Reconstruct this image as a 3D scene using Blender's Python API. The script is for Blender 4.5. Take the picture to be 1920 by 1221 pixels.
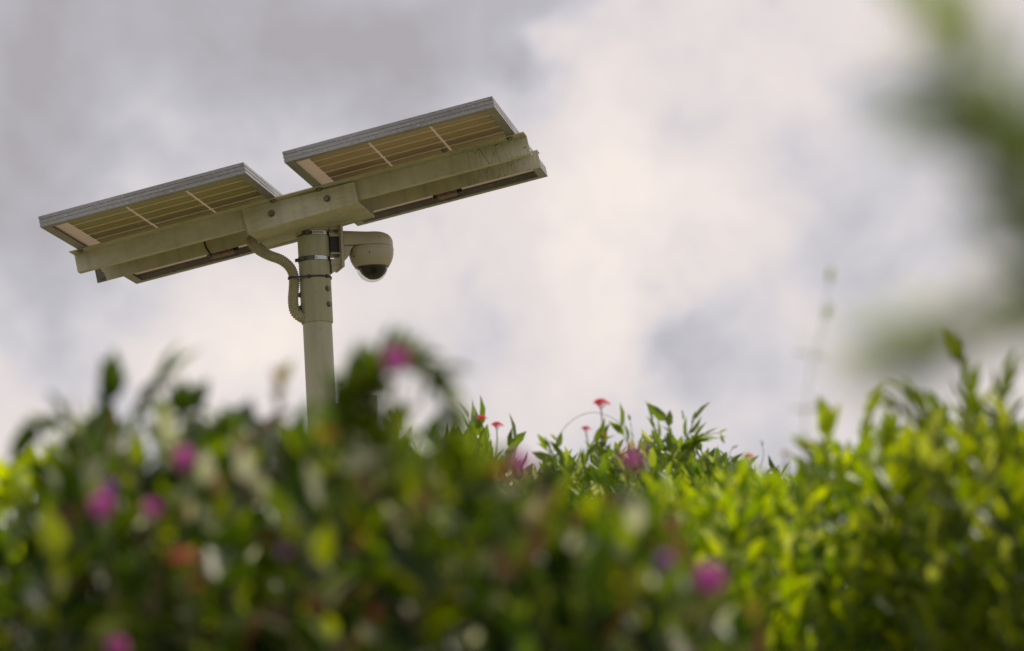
import bpy, math, random
import numpy as np
from mathutils import Matrix, Vector
rng = np.random.default_rng(7)
random.seed(7)
for o in list(bpy.data.objects): bpy.data.objects.remove(o)
S = bpy.context.scene
R = math.radians

# ------------------------------------------------------------------ camera
F = 5500.0                      # focal length in pixels of the 1920 wide photograph
CX, CY = 960.0, 610.5
CAM = Vector((0, 0, 0.95))
Ub = Vector((-0.0605, 0.984, -0.174)).normalized()          # world up seen from the camera
Yb = (Vector((0, 0, -1)) - Ub * Vector((0, 0, -1)).dot(Ub)).normalized()
Xb = Yb.cross(Ub)
RC = Matrix((Xb, Yb, Ub))                                    # camera axes -> world
cd = bpy.data.cameras.new('camera'); cam = bpy.data.objects.new('camera', cd)
S.collection.objects.link(cam)
cam.matrix_world = Matrix.Translation(CAM) @ RC.to_4x4()
cd.sensor_width = 36; cd.lens = F / 1920 * 36
cd.clip_start = 0.05; cd.clip_end = 5000
cd.dof.use_dof = True; cd.dof.focus_distance = 9.4; cd.dof.aperture_fstop = 2.8; cd.dof.aperture_blades = 0
S.camera = cam

def ray(px, py):
    return RC @ Vector(((px - CX) / F, -(py - CY) / F, -1.0))
def at(px, py, y):                                           # point at distance y north of the camera
    d = ray(px, py)
    return CAM + d * (y / d.y)
def proj(P):
    v = RC.transposed() @ (Vector(P) - CAM)
    return CX + F * v.x / -v.z, CY - F * v.y / -v.z

# ------------------------------------------------------------------ sky and sun
SUN_EL, SUN_AZ = 56.0, 48.0     # azimuth clockwise from the view direction (+Y)
W = bpy.data.worlds.new('World'); S.world = W; W.use_nodes = True
nt = W.node_tree; nt.nodes.clear()
def N(nt, t, **k):
    n = nt.nodes.new(t)
    for a, b in k.items():
        if a.startswith('i_'): n.inputs[a[2:]].default_value = b
        else: setattr(n, a, b)
    return n
def mth(nt, op, a, b=None, c=None, clamp=False):
    n = nt.nodes.new('ShaderNodeMath'); n.operation = op; n.use_clamp = clamp
    for i, v in enumerate((a, b, c)):
        if v is None: continue
        if isinstance(v, (int, float)): n.inputs[i].default_value = v
        else: nt.links.new(v, n.inputs[i])
    return n.outputs[0]
def ramp(nt, fac, stops, interp='LINEAR'):
    n = nt.nodes.new('ShaderNodeValToRGB'); cr = n.color_ramp; cr.interpolation = interp
    while len(cr.elements) < len(stops): cr.elements.new(0.5)
    for e, (p, c) in zip(cr.elements, stops):
        e.position = p; e.color = (*c, 1)
    nt.links.new(fac, n.inputs[0]); return n.outputs[0]

tc = N(nt, 'ShaderNodeTexCoord')
sky = N(nt, 'ShaderNodeTexSky', sky_type='NISHITA', sun_disc=False)
sky.sun_elevation = R(SUN_EL); sky.sun_rotation = R(SUN_AZ)
bg1 = N(nt, 'ShaderNodeBackground'); bg1.inputs[1].default_value = 0.08
nt.links.new(sky.outputs[0], bg1.inputs[0])
# billowing edges: the directions are warped by noise before the cloud masses are measured
wn = N(nt, 'ShaderNodeTexNoise', i_Scale=16.0, i_Detail=5.0, i_Roughness=0.6); nt.links.new(tc.outputs['Generated'], wn.inputs[0])
wv = N(nt, 'ShaderNodeVectorMath', operation='MULTIPLY_ADD'); nt.links.new(wn.outputs['Color'], wv.inputs[0]); wv.inputs[1].default_value = (.09, .09, .09); wv.inputs[2].default_value = (-.045, -.045, -.045)
wd = N(nt, 'ShaderNodeVectorMath', operation='ADD'); nt.links.new(wv.outputs[0], wd.inputs[0]); nt.links.new(tc.outputs['Generated'], wd.inputs[1])
n1 = N(nt, 'ShaderNodeTexNoise', i_Scale=9.0, i_Detail=5.0, i_Roughness=0.5); nt.links.new(tc.outputs['Generated'], n1.inputs[0])
n2 = N(nt, 'ShaderNodeTexNoise', i_Scale=24.0, i_Detail=4.0, i_Roughness=0.55, i_Distortion=0.25); nt.links.new(tc.outputs['Generated'], n2.inputs[0])
val = mth(nt, 'ADD', mth(nt, 'MULTIPLY', mth(nt, 'SUBTRACT', n1.outputs[0], 0.5), 0.75),
          mth(nt, 'MULTIPLY', mth(nt, 'SUBTRACT', n2.outputs[0], 0.5), 0.78))
val = mth(nt, 'ADD', val, 0.50)
# cloud masses: direction, angular size (px of the photograph), weight
CL = [(60, 60, 330, -.34), (540, 110, 220, -.40), (830, 60, 170, -.26), (20, 450, 170, -.36), (1290, 590, 130, -.27), (1250, 280, 70, -.20),
      (230, 660, 150, -.20), (1400, 700, 160, -.22), (1560, 560, 150, -.16), (1720, 330, 200, -.10), (960, 10, 130, -.20), (100, 250, 200, -.08),
      (1080, 130, 110, .34), (1180, 330, 110, .10), (1140, 440, 130, .34), (1330, 450, 90, .22), (1050, 560, 90, .16), (470, 590, 150, .36), (300, 300, 120, .16), (620, 250, 150, .20),
      (1350, 160, 200, .08), (1600, 150, 160, .12), (1120, 690, 90, .16), (860, 430, 140, .20), (340, 640, 90, .16), (1300, 120, 100, .10)]
for px, py, sz, wt in CL:
    d = ray(px, py).normalized()
    dn = N(nt, 'ShaderNodeVectorMath', operation='DISTANCE'); nt.links.new(wd.outputs[0], dn.inputs[0]); dn.inputs[1].default_value = d
    q = mth(nt, 'DIVIDE', dn.outputs['Value'], sz / F)
    g = mth(nt, 'EXPONENT', mth(nt, 'MULTIPLY', mth(nt, 'MULTIPLY', q, q), -0.8))
    val = mth(nt, 'MULTIPLY_ADD', g, wt, val)
col = ramp(nt, val, [(0.0, (.38, .355, .375)), (0.28, (.475, .460, .49)), (0.44, (.59, .56, .585)), (0.60, (.71, .645, .635)), (0.84, (.80, .715, .675)), (1.0, (.86, .77, .70))])
bg2 = N(nt, 'ShaderNodeBackground'); bg2.inputs[1].default_value = 1.0
nt.links.new(col, bg2.inputs[0])
mx = N(nt, 'ShaderNodeMixShader'); mx.inputs[0].default_value = 0.94
nt.links.new(bg1.outputs[0], mx.inputs[1]); nt.links.new(bg2.outputs[0], mx.inputs[2])
wo = N(nt, 'ShaderNodeOutputWorld'); nt.links.new(mx.outputs[0], wo.inputs[0])

sd = bpy.data.lights.new('sun', 'SUN'); sd.energy = 3.6; sd.angle = R(3); sd.color = (1, .93, .80)
sun = bpy.data.objects.new('sun', sd); S.collection.objects.link(sun)
sv = Vector((math.sin(R(SUN_AZ)) * math.cos(R(SUN_EL)), math.cos(R(SUN_AZ)) * math.cos(R(SUN_EL)), math.sin(R(SUN_EL))))
sun.rotation_euler = sv.to_track_quat('Z', 'Y').to_euler()
sun.location = sv * 30
S.view_settings.view_transform = 'Standard'; S.view_settings.look = 'None'
S.view_settings.exposure = 0.18; S.view_settings.gamma = 1
try: S.view_settings.use_curve_mapping = False
except Exception: pass
S.render.engine = 'CYCLES'
S.cycles.use_denoising = True
S.cycles.max_bounces = 8; S.cycles.transparent_max_bounces = 12

# ------------------------------------------------------------------ helpers
WM = {}                                                      # world matrix of every object, by name
def link(o, parent=None, M=None):
    M = M or Matrix.Identity(4)
    S.collection.objects.link(o)
    if parent is not None:
        o.parent = parent; o.matrix_basis = WM[parent.name].inverted() @ M
    else: o.matrix_basis = M
    WM[o.name] = M
    return o
def tag(o, label=None, cat=None, group=None, kind=None):
    for k, v in (('label', label), ('category', cat), ('group', group), ('kind', kind)):
        if v: o[k] = v
    return o
def thing(name, M, label, cat, group=None):
    if isinstance(M, (Vector, tuple)): M = Matrix.Translation(M)
    return tag(link(bpy.data.objects.new(name, None), None, M), label, cat, group)
def mesh(name, verts, faces, mat, smooth=False):
    me = bpy.data.meshes.new(name); me.from_pydata([tuple(v) for v in verts], [], faces); me.materials.append(mat)
    if smooth: me.polygons.foreach_set('use_smooth', [True] * len(me.polygons))
    me.validate(); me.update()
    return me
def part(name, me, parent=None, M=None):
    """M = world matrix of the mesh's own coordinates (default: world coordinates re-based on the parent)"""
    if M is None and parent is not None:
        M = WM[parent.name]; inv = M.inverted(); me.transform(inv)
    return link(bpy.data.objects.new(name, me), parent, M)
def bevel(o, w, seg=2, ang=35):
    m = o.modifiers.new('bevel', 'BEVEL'); m.width = w; m.segments = seg; m.limit_method = 'ANGLE'; m.angle_limit = R(ang)
    return o
class MB:
    def __init__(s): s.v = []; s.f = []
    def add(s, v, f):
        n = len(s.v); s.v += [tuple(x) for x in v]; s.f += [tuple(i + n for i in q) for q in f]; return s
    def box(s, x0, x1, y0, y1, z0, z1):
        v = [(x, y, z) for z in (z0, z1) for y in (y0, y1) for x in (x0, x1)]
        return s.add(v, [(0, 2, 3, 1), (4, 5, 7, 6), (0, 1, 5, 4), (2, 6, 7, 3), (0, 4, 6, 2), (1, 3, 7, 5)])
    def prism(s, pts, axis, a, b):
        """polygon pts (2-D) extruded along axis from a to b"""
        n = len(pts)
        def P(p, t):
            return {'x': (t, p[0], p[1]), 'y': (p[0], t, p[1]), 'z': (p[0], p[1], t)}[axis]
        v = [P(p, a) for p in pts] + [P(p, b) for p in pts]
        f = [tuple(range(n)), tuple(range(2 * n - 1, n - 1, -1))] + [(i, i + n, (i + 1) % n + n, (i + 1) % n) for i in range(n)]
        return s.add(v, f)
    def lathe(s, prof, seg=40, M=None):
        v = []; f = []
        for r, z in prof:
            for k in range(seg):
                a = 2 * math.pi * k / seg; p = Vector((r * math.cos(a), r * math.sin(a), z)); v.append(M @ p if M else p)
        for i in range(len(prof) - 1):
            for k in range(seg):
                k2 = (k + 1) % seg; f.append((i * seg + k, i * seg + k2, (i + 1) * seg + k2, (i + 1) * seg + k))
        return s.add(v, f)
    def tube(s, pts, rad, seg=8, cap=True):
        pts = [Vector(p) for p in pts]; n = len(pts)
        rad = rad if hasattr(rad, '__len__') else [rad] * n
        t0 = (pts[1] - pts[0]).normalized(); u = t0.orthogonal().normalized(); v = []; f = []
        for i, p in enumerate(pts):
            t = (pts[min(i + 1, n - 1)] - pts[max(i - 1, 0)]).normalized()
            u = (u - t * u.dot(t)).normalized(); w = t.cross(u)
            for k in range(seg):
                a = 2 * math.pi * k / seg; v.append(p + (u * math.cos(a) + w * math.sin(a)) * rad[i])
        for i in range(n - 1):
            for k in range(seg):
                k2 = (k + 1) % seg; f.append((i * seg + k, i * seg + k2, (i + 1) * seg + k2, (i + 1) * seg + k))
        if cap: f += [tuple(range(seg - 1, -1, -1)), tuple((n - 1) * seg + k for k in range(seg))]
        return s.add(v, f)
    def build(s, name, mat, parent=None, M=None, smooth=False):
        return part(name, mesh(name, s.v, s.f, mat, smooth), parent, M)
def spline(pts, n):
    """Catmull-Rom through pts, n samples"""
    P = [Vector(p) for p in pts]; P = [P[0] * 2 - P[1]] + P + [P[-1] * 2 - P[-2]]; out = []
    m = len(P) - 3
    for i in range(n):
        t = i / (n - 1) * m; k = min(int(t), m - 1); t -= k
        a, b, c, d = P[k:k + 4]
        out.append(0.5 * ((2 * b) + (c - a) * t + (2 * a - 5 * b + 4 * c - d) * t * t + (3 * b - a - 3 * c + d) * t ** 3))
    return out

# ------------------------------------------------------------------ materials
def newmat(name):
    m = bpy.data.materials.new(name); m.use_nodes = True; nt = m.node_tree
    return m, nt, nt.nodes['Principled BSDF']
def paint(name, base, dirt, rough=.55, scale=14, metal=0, amount=.5, bump=.15, stretch=(1, 1, 1), crackle=None, specks=None, spots=0, worn=None):
    m, nt, p = newmat(name); L = nt.links.new
    tc = N(nt, 'ShaderNodeTexCoord'); mp = N(nt, 'ShaderNodeMapping'); mp.inputs['Scale'].default_value = stretch; L(tc.outputs['Object'], mp.inputs[0])
    n = N(nt, 'ShaderNodeTexNoise', i_Scale=scale, i_Detail=8.0, i_Roughness=.65); L(mp.outputs[0], n.inputs[0])
    f = mth(nt, 'MULTIPLY', ramp(nt, n.outputs[0], [(.42, (0, 0, 0)), (.68, (1, 1, 1))]), amount)
    mix = N(nt, 'ShaderNodeMix', data_type='RGBA'); L(f, mix.inputs[0]); mix.inputs[6].default_value = (*base, 1); mix.inputs[7].default_value = (*dirt, 1)
    out = mix.outputs[2]
    n2 = N(nt, 'ShaderNodeTexNoise', i_Scale=scale * 12, i_Detail=4.0); L(mp.outputs[0], n2.inputs[0])
    h = n2.outputs[0]
    if spots:                                                # specks and vertical runs of grime
        n4 = N(nt, 'ShaderNodeTexNoise', i_Scale=70.0, i_Detail=3.0, i_Roughness=.6); L(tc.outputs['Object'], n4.inputs[0])
        mp4 = N(nt, 'ShaderNodeMapping'); mp4.inputs['Scale'].default_value = (38, 38, 2.2); L(tc.outputs['Object'], mp4.inputs[0])
        n5 = N(nt, 'ShaderNodeTexNoise', i_Scale=1.0, i_Detail=4.0); L(mp4.outputs[0], n5.inputs[0])
        f4 = mth(nt, 'MULTIPLY', ramp(nt, n4.outputs[0], [(.64, (0, 0, 0)), (.72, (1, 1, 1))]), spots)
        f5 = mth(nt, 'MULTIPLY', ramp(nt, n5.outputs[0], [(.50, (0, 0, 0)), (.74, (1, 1, 1))]), spots * .75)
        m4 = N(nt, 'ShaderNodeMix', data_type='RGBA'); L(mth(nt, 'MAXIMUM', f4, f5), m4.inputs[0]); L(out, m4.inputs[6]); m4.inputs[7].default_value = (.10, .095, .05, 1); out = m4.outputs[2]
    if worn is not None:                                     # bare, scabby end where the paint is gone
        sw = N(nt, 'ShaderNodeSeparateXYZ'); L(tc.outputs['Object'], sw.inputs[0])
        nw = N(nt, 'ShaderNodeTexNoise', i_Scale=55.0, i_Detail=6.0, i_Roughness=.7); L(tc.outputs['Object'], nw.inputs[0])
        edge = mth(nt, 'MULTIPLY_ADD', sw.outputs[2], -.35, worn)
        edge = mth(nt, 'ADD', edge, mth(nt, 'MULTIPLY', mth(nt, 'SUBTRACT', nw.outputs[0], .5), .03))
        mw = N(nt, 'ShaderNodeMix', data_type='RGBA'); L(mth(nt, 'LESS_THAN', sw.outputs[0], edge), mw.inputs[0]); L(out, mw.inputs[6])
        L(ramp(nt, nw.outputs[0], [(.36, (.045, .04, .035)), (.48, (.17, .155, .125)), (.56, (.11, .10, .075)), (.64, (.42, .40, .36))]), mw.inputs[7]); out = mw.outputs[2]
    if crackle:
        vo = N(nt, 'ShaderNodeTexVoronoi', feature='DISTANCE_TO_EDGE', i_Scale=46.0); mp2 = N(nt, 'ShaderNodeMapping'); mp2.inputs['Scale'].default_value = (1.3, 1, .28)
        L(tc.outputs['Object'], mp2.inputs[0]); L(mp2.outputs[0], vo.inputs[0])
        sx = N(nt, 'ShaderNodeSeparateXYZ'); L(tc.outputs['Object'], sx.inputs[0])
        msk = mth(nt, 'MULTIPLY', mth(nt, 'SUBTRACT', sx.outputs[0], crackle), 6.0, clamp=True)
        line = mth(nt, 'MULTIPLY', mth(nt, 'LESS_THAN', vo.outputs['Distance'], .022), msk)
        line = mth(nt, 'MULTIPLY', line, mth(nt, 'MULTIPLY_ADD', n.outputs[0], 1.2, -.1, clamp=True))
        mc = N(nt, 'ShaderNodeMix', data_type='RGBA'); L(line, mc.inputs[0]); L(out, mc.inputs[6]); mc.inputs[7].default_value = (.035, .04, .025, 1); out = mc.outputs[2]
    if specks:
        n3 = N(nt, 'ShaderNodeTexNoise', i_Scale=1.0, i_Detail=6.0, i_Roughness=.7); mp3 = N(nt, 'ShaderNodeMapping'); mp3.inputs['Scale'].default_value = (90, 90, 260)
        L(tc.outputs['Object'], mp3.inputs[0]); L(mp3.outputs[0], n3.inputs[0])
        sf = ramp(nt, n3.outputs[0], [(.60, (0, 0, 0)), (.66, (1, 1, 1))])
        df = ramp(nt, n3.outputs[0], [(.33, (1, 1, 1)), (.43, (0, 0, 0))])
        a = N(nt, 'ShaderNodeMix', data_type='RGBA'); L(df, a.inputs[0]); L(out, a.inputs[6]); a.inputs[7].default_value = (.07, .07, .065, 1)
        b = N(nt, 'ShaderNodeMix', data_type='RGBA'); L(sf, b.inputs[0]); L(a.outputs[2], b.inputs[6]); b.inputs[7].default_value = (.72, .72, .70, 1); out = b.outputs[2]
        h = n3.outputs[0]
    L(out, p.inputs['Base Color'])
    p.inputs['Roughness'].default_value = rough; p.inputs['Metallic'].default_value = metal
    bm = N(nt, 'ShaderNodeBump', i_Strength=bump, i_Distance=.002); L(h, bm.inputs['Height']); L(bm.outputs[0], p.inputs['Normal'])
    return m
PAINT = paint('cream_paint', (.50, .47, .34), (.30, .28, .17), .5, 5, amount=.6)
POLEP = paint('pole_paint', (.45, .445, .325), (.31, .305, .19), .45, 6, amount=.6, stretch=(1, 1, .35), spots=.35)
BEAM = paint('beam_paint', (.62, .60, .48), (.36, .35, .23), .55, 9, amount=.65, stretch=(.5, 1, 1), crackle=.42, spots=.30)
BEAMW = paint('worn_beam_paint', (.62, .60, .48), (.36, .35, .23), .55, 9, amount=.65, stretch=(.5, 1, 1), crackle=.42, spots=.30, worn=-.745)
CAMP = paint('camera_housing_paint', (.48, .445, .34), (.40, .36, .26), .38, 8, amount=.5, bump=.05, spots=.15)
ALU = paint('aluminium_frame', (.33, .335, .345), (.17, .17, .17), .42, 8, metal=.2, amount=.8, stretch=(.25, .25, 3), specks=True, bump=.4)
ALUD = paint('galvanised_bolt', (.24, .22, .18), (.10, .09, .06), .5, 40, metal=.6, amount=.7)
STEEL = paint('clamp_steel', (.12, .115, .09), (.05, .045, .035), .42, 30, metal=.5, amount=.7)
BLACK = paint('black_plastic', (.012, .012, .013), (.03, .03, .028), .4, 40, amount=.3)
CONDUIT = paint('conduit_plastic', (.40, .37, .235), (.22, .20, .11), .5, 20, amount=.6)
BOXP = paint('equipment_box_paint', (.56, .54, .42), (.42, .40, .30), .45, 8, amount=.5)
STICK = paint('label_paper', (.80, .81, .82), (.70, .72, .76), .3, 30, amount=.5)
STICKB = paint('sky_reflection_label', (.62, .72, .86), (.78, .80, .70), .25, 25, metal=.3, amount=.8)  # pale blue is the sky's reflection put into the colour
INK = paint('label_ink', (.03, .03, .03), (.06, .06, .06), .6, 30)
JUNC = paint('junction_box_plastic', (.16, .09, .08), (.30, .22, .19), .5, 60, amount=.8)
def cellmat(name, c1, c2):
    m = paint(name, c1, c2, .32, 3, amount=.8, bump=.03)
    return m
CELL_L = cellmat('cell_back_olive', (.42, .38, .17), (.33, .27, .13))
CELL_R = cellmat('cell_back_tan_bounce', (.56, .43, .28), (.44, .32, .19))  # same cells as the left, warmer bounce light painted in as tan
def sheetmat():
    m, nt, p = newmat('backsheet'); L = nt.links.new
    tr = N(nt, 'ShaderNodeBsdfTranslucent'); tr.inputs[0].default_value = (.50, .44, .37, 1)
    df = N(nt, 'ShaderNodeBsdfDiffuse'); df.inputs[0].default_value = (.55, .46, .36, 1)
    mix = N(nt, 'ShaderNodeMixShader'); mix.inputs[0].default_value = .30
    L(tr.outputs[0], mix.inputs[1]); L(df.outputs[0], mix.inputs[2])
    L(mix.outputs[0], nt.nodes['Material Output'].inputs[0])
    return m
SHEET = sheetmat()
def domemat():
    m, nt, p = newmat('clear_dome'); L = nt.links.new
    fr = N(nt, 'ShaderNodeFresnel', i_IOR=1.5); gl = N(nt, 'ShaderNodeBsdfGlossy', i_Roughness=.04)
    tr = N(nt, 'ShaderNodeBsdfTransparent'); tr.inputs[0].default_value = (.80, .80, .78, 1)
    ge = N(nt, 'ShaderNodeNewGeometry'); mix = N(nt, 'ShaderNodeMixShader'); L(mth(nt, 'MULTIPLY', fr.outputs[0], mth(nt, 'SUBTRACT', 1.0, ge.outputs['Backfacing']), clamp=True), mix.inputs[0]); L(tr.outputs[0], mix.inputs[1]); L(gl.outputs[0], mix.inputs[2])
    L(mix.outputs[0], nt.nodes['Material Output'].inputs[0])
    return m
DOME = domemat()
def leafmat(name, stops, source, trans=.5, tcol=1.0):
    """source: 'GEOMETRY' reads the tint of each leaf in a joined mesh, 'OBJECT' that of a leaf object"""
    m, nt, p = newmat(name); L = nt.links.new
    at_ = N(nt, 'ShaderNodeAttribute', attribute_type=source, attribute_name='tint')
    tcn = N(nt, 'ShaderNodeTexCoord'); no = N(nt, 'ShaderNodeTexNoise', i_Scale=60.0, i_Detail=3.0); L(tcn.outputs['Object'], no.inputs[0])
    f = mth(nt, 'ADD', at_.outputs['Fac'], mth(nt, 'MULTIPLY', mth(nt, 'SUBTRACT', no.outputs[0], .5), .08))
    c = ramp(nt, f, stops)
    L(c, p.inputs['Base Color']); p.inputs['Roughness'].default_value = .42; p.inputs['Specular IOR Level'].default_value = .32
    hs = N(nt, 'ShaderNodeHueSaturation', i_Hue=.485, i_Saturation=1.12, i_Value=2.6 * tcol); L(c, hs.inputs['Color'])
    tr = N(nt, 'ShaderNodeBsdfTranslucent'); L(hs.outputs[0], tr.inputs[0])
    mix = N(nt, 'ShaderNodeMixShader'); mix.inputs[0].default_value = trans; L(p.outputs[0], mix.inputs[1]); L(tr.outputs[0], mix.inputs[2])
    L(mix.outputs[0], nt.nodes['Material Output'].inputs[0])
    return m
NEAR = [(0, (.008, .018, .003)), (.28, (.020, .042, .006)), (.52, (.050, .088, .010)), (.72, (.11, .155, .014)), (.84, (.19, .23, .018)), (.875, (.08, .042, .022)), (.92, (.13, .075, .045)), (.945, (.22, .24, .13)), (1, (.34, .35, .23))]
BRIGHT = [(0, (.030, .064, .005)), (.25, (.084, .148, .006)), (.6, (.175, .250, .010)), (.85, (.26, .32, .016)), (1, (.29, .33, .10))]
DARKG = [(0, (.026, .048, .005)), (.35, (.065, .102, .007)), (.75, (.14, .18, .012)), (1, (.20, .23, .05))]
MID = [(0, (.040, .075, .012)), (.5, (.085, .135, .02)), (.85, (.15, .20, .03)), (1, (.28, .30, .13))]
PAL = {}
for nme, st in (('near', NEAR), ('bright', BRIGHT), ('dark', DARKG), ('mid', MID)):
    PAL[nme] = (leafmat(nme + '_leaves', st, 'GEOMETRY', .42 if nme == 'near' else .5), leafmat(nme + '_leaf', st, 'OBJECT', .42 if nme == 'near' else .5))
def petal(name, c, t=.45):
    m, nt, p = newmat(name); L = nt.links.new
    tcn = N(nt, 'ShaderNodeTexCoord'); no = N(nt, 'ShaderNodeTexNoise', i_Scale=120.0); L(tcn.outputs['Object'], no.inputs[0])
    cc = ramp(nt, no.outputs[0], [(.3, tuple(x * .7 for x in c)), (.7, tuple(min(1, x * 1.25) for x in c))])
    L(cc, p.inputs['Base Color']); p.inputs['Roughness'].default_value = .6
    tr = N(nt, 'ShaderNodeBsdfTranslucent'); L(cc, tr.inputs[0]); mix = N(nt, 'ShaderNodeMixShader'); mix.inputs[0].default_value = t
    L(p.outputs[0], mix.inputs[1]); L(tr.outputs[0], mix.inputs[2]); L(mix.outputs[0], nt.nodes['Material Output'].inputs[0]); return m
PINK = petal('magenta_bracts', (.80, .24, .66)); PURP = petal('purple_bracts', (.50, .22, .60)); RED = petal('red_petals', (.80, .04, .09)); CORAL = petal('coral_petals', (.62, .12, .10)); ORNG = petal('orange_petals', (.50, .17, .05))
STEM = paint('green_stem', (.10, .13, .03), (.14, .09, .04), .6, 30, amount=.6)
TWIG = paint('brown_twig', (.12, .085, .045), (.07, .06, .03), .7, 30, amount=.6)

# ------------------------------------------------------------------ ground
def ground():
    m, nt, p = newmat('grass_and_soil'); L = nt.links.new
    tcn = N(nt, 'ShaderNodeTexCoord')
    a = N(nt, 'ShaderNodeTexNoise', i_Scale=.6, i_Detail=10.0, i_Roughness=.7); L(tcn.outputs['Object'], a.inputs[0])
    L(ramp(nt, a.outputs[0], [(.3, (.082, .078, .030)), (.5, (.135, .120, .052)), (.7, (.19, .155, .09))]), p.inputs['Base Color'])
    p.inputs['Roughness'].default_value = .95
    bm = N(nt, 'ShaderNodeBump', i_Strength=.5, i_Distance=.05); L(a.outputs[0], bm.inputs['Height']); L(bm.outputs[0], p.inputs['Normal'])
    v = []; f = []; rad = [0, 4, 8, 14, 24, 40, 80, 200, 600, 2500]; sg = 48
    for i, r in enumerate(rad):
        for k in range(sg):
            an = 2 * math.pi * k / sg; x, y = r * math.cos(an), r * math.sin(an)
            v.append((x, y, (random.random() - .5) * min(.06, r * .01) if r < 300 else 0))
    for i in range(len(rad) - 1):
        for k in range(sg): f.append((i * sg + k, (i + 1) * sg + k, (i + 1) * sg + (k + 1) % sg, i * sg + (k + 1) % sg))
    tag(part('ground', mesh('ground', v, f, m, True)), kind='structure')
ground()

# ------------------------------------------------------------------ array frame (panels and beams share it)
SC = 1.052
def fc(v): return RC @ Vector((v[0], v[1], -v[2]))           # (right, up, forward) -> world
la = fc((0.96077101, 0.24479918, -0.13035504)); wa = fc((0.17295234, -0.16140884, 0.97161447)); na = -fc((0.21680997, -0.95604422, -0.19741552))
OA = CAM + fc((-0.63646098 * SC, 0.38225057 * SC, 9 * SC))
MA = Matrix.Translation(OA) @ Matrix((la, wa, na)).transposed().to_4x4()
MAI = MA.inverted()
LP, GAP, WP = 0.670, 0.1246, 1.0015

# pole axis: the vertical line met by the ray through (586, 430) at the beams' depth
def plane_hit(px, py, P0, n):
    d = ray(px, py); return CAM + d * ((P0 - CAM).dot(n) / d.dot(n))
PP = plane_hit(586.3, 430, MA @ Vector((0, .03, -.07)), na)
loc = MAI @ PP
PX, PY = PP.x, PP.y
def zp(py):                                                  # height on the pole axis seen at photo row py
    d = None
    lo, hi = 0.0, 5.0
    for _ in range(50):
        mid = (lo + hi) / 2
        if proj((PX, PY, mid))[1] > py: lo = mid
        else: hi = mid
    return lo
print('POLE', PP, 'array coords', loc, 'zp607', zp(607))
KP = PP.y / F * 1.0                                          # metres per photo pixel at the pole
wm = loc.y                                                   # pole axis in array w

# ---------------- camera pole
pole = thing('camera_pole', Vector((PX, PY, 0)), 'tall cream painted metal pole carrying the two solar panels and the dome camera', 'pole')
zs = zp(607)
b = MB(); b.lathe([(.0475, 0), (.0475, zs + .04)], 48); b.build('shaft', POLEP, pole, Matrix.Translation((PX, PY, 0)), True)
ztop = (MA @ Vector((loc.x, loc.y, -.066))).z
b = MB(); b.lathe([(.0478, zs + .002), (.0478, zs), (.0500, zs), (.0514, zs + .0018), (.0514, ztop + .02)], 48)
o = b.build('sleeve', POLEP, pole, Matrix.Translation((PX, PY, 0)), True)
o.data.polygons.foreach_set('use_smooth', [True] * len(o.data.polygons))
b = MB(); b.lathe([(.0475, 0.012), (.11, .012), (.11, 0)], 32); b.add([(.0, 0, .012)], []); b.build('base_flange', POLEP, pole, Matrix.Translation((PX, PY, 0)))
# weld bead where the sleeve meets the bracket
b = MB()
ring = []
for k in range(41):
    a = 2 * math.pi * k / 40; x, y = .0525 * math.cos(a), .0525 * math.sin(a)
    # height of the bracket underside above that point
    P0 = MA @ Vector((loc.x, loc.y, -.0832)); z = P0.z - ((x + PX - P0.x) * na.x + (y + PY - P0.y) * na.y) / na.z
    ring.append((PX + x, PY + y, z))
b.tube(ring, .004, 8, False); b.build('weld_bead', POLEP, pole, None, True)
def hexbolt(parent, P, nrm, r=.0085, h=.007, mat=ALUD, name='bolt'):
    """hexagon head with washer, axis nrm, seated at P"""
    q = Vector(nrm).to_track_quat('Z', 'Y').to_matrix().to_4x4(); M = Matrix.Translation(P) @ q
    b = MB()
    b.add([(r * 1.35 * math.cos(k * math.pi / 8), r * 1.35 * math.sin(k * math.pi / 8), z) for z in (-.001, .0018) for k in range(16)],
          [tuple(range(16, 32))] + [(k, (k + 1) % 16, (k + 1) % 16 + 16, k + 16) for k in range(16)])
    b.add([(r * math.cos(k * math.pi / 3), r * math.sin(k * math.pi / 3), z) for z in (.0018, .0018 + h) for k in range(6)],
          [tuple(range(6, 12))] + [(k, (k + 1) % 6, (k + 1) % 6 + 6, k + 6) for k in range(6)])
    return b.build(name, mat, parent, M)
for px, py in ((614.5, 546), (616.8, 575), (562.5, 553), (563.5, 577)):
    z = zp(py); xx = at(px, py, PY - .03).x - PX; xx = max(-.0495, min(.0495, xx)); yy = -math.sqrt(max(0, .0514 ** 2 - xx ** 2))
    hexbolt(pole, Vector((PX + xx, PY + yy, z)), (xx, yy, 0), .0075, .006)
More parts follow.
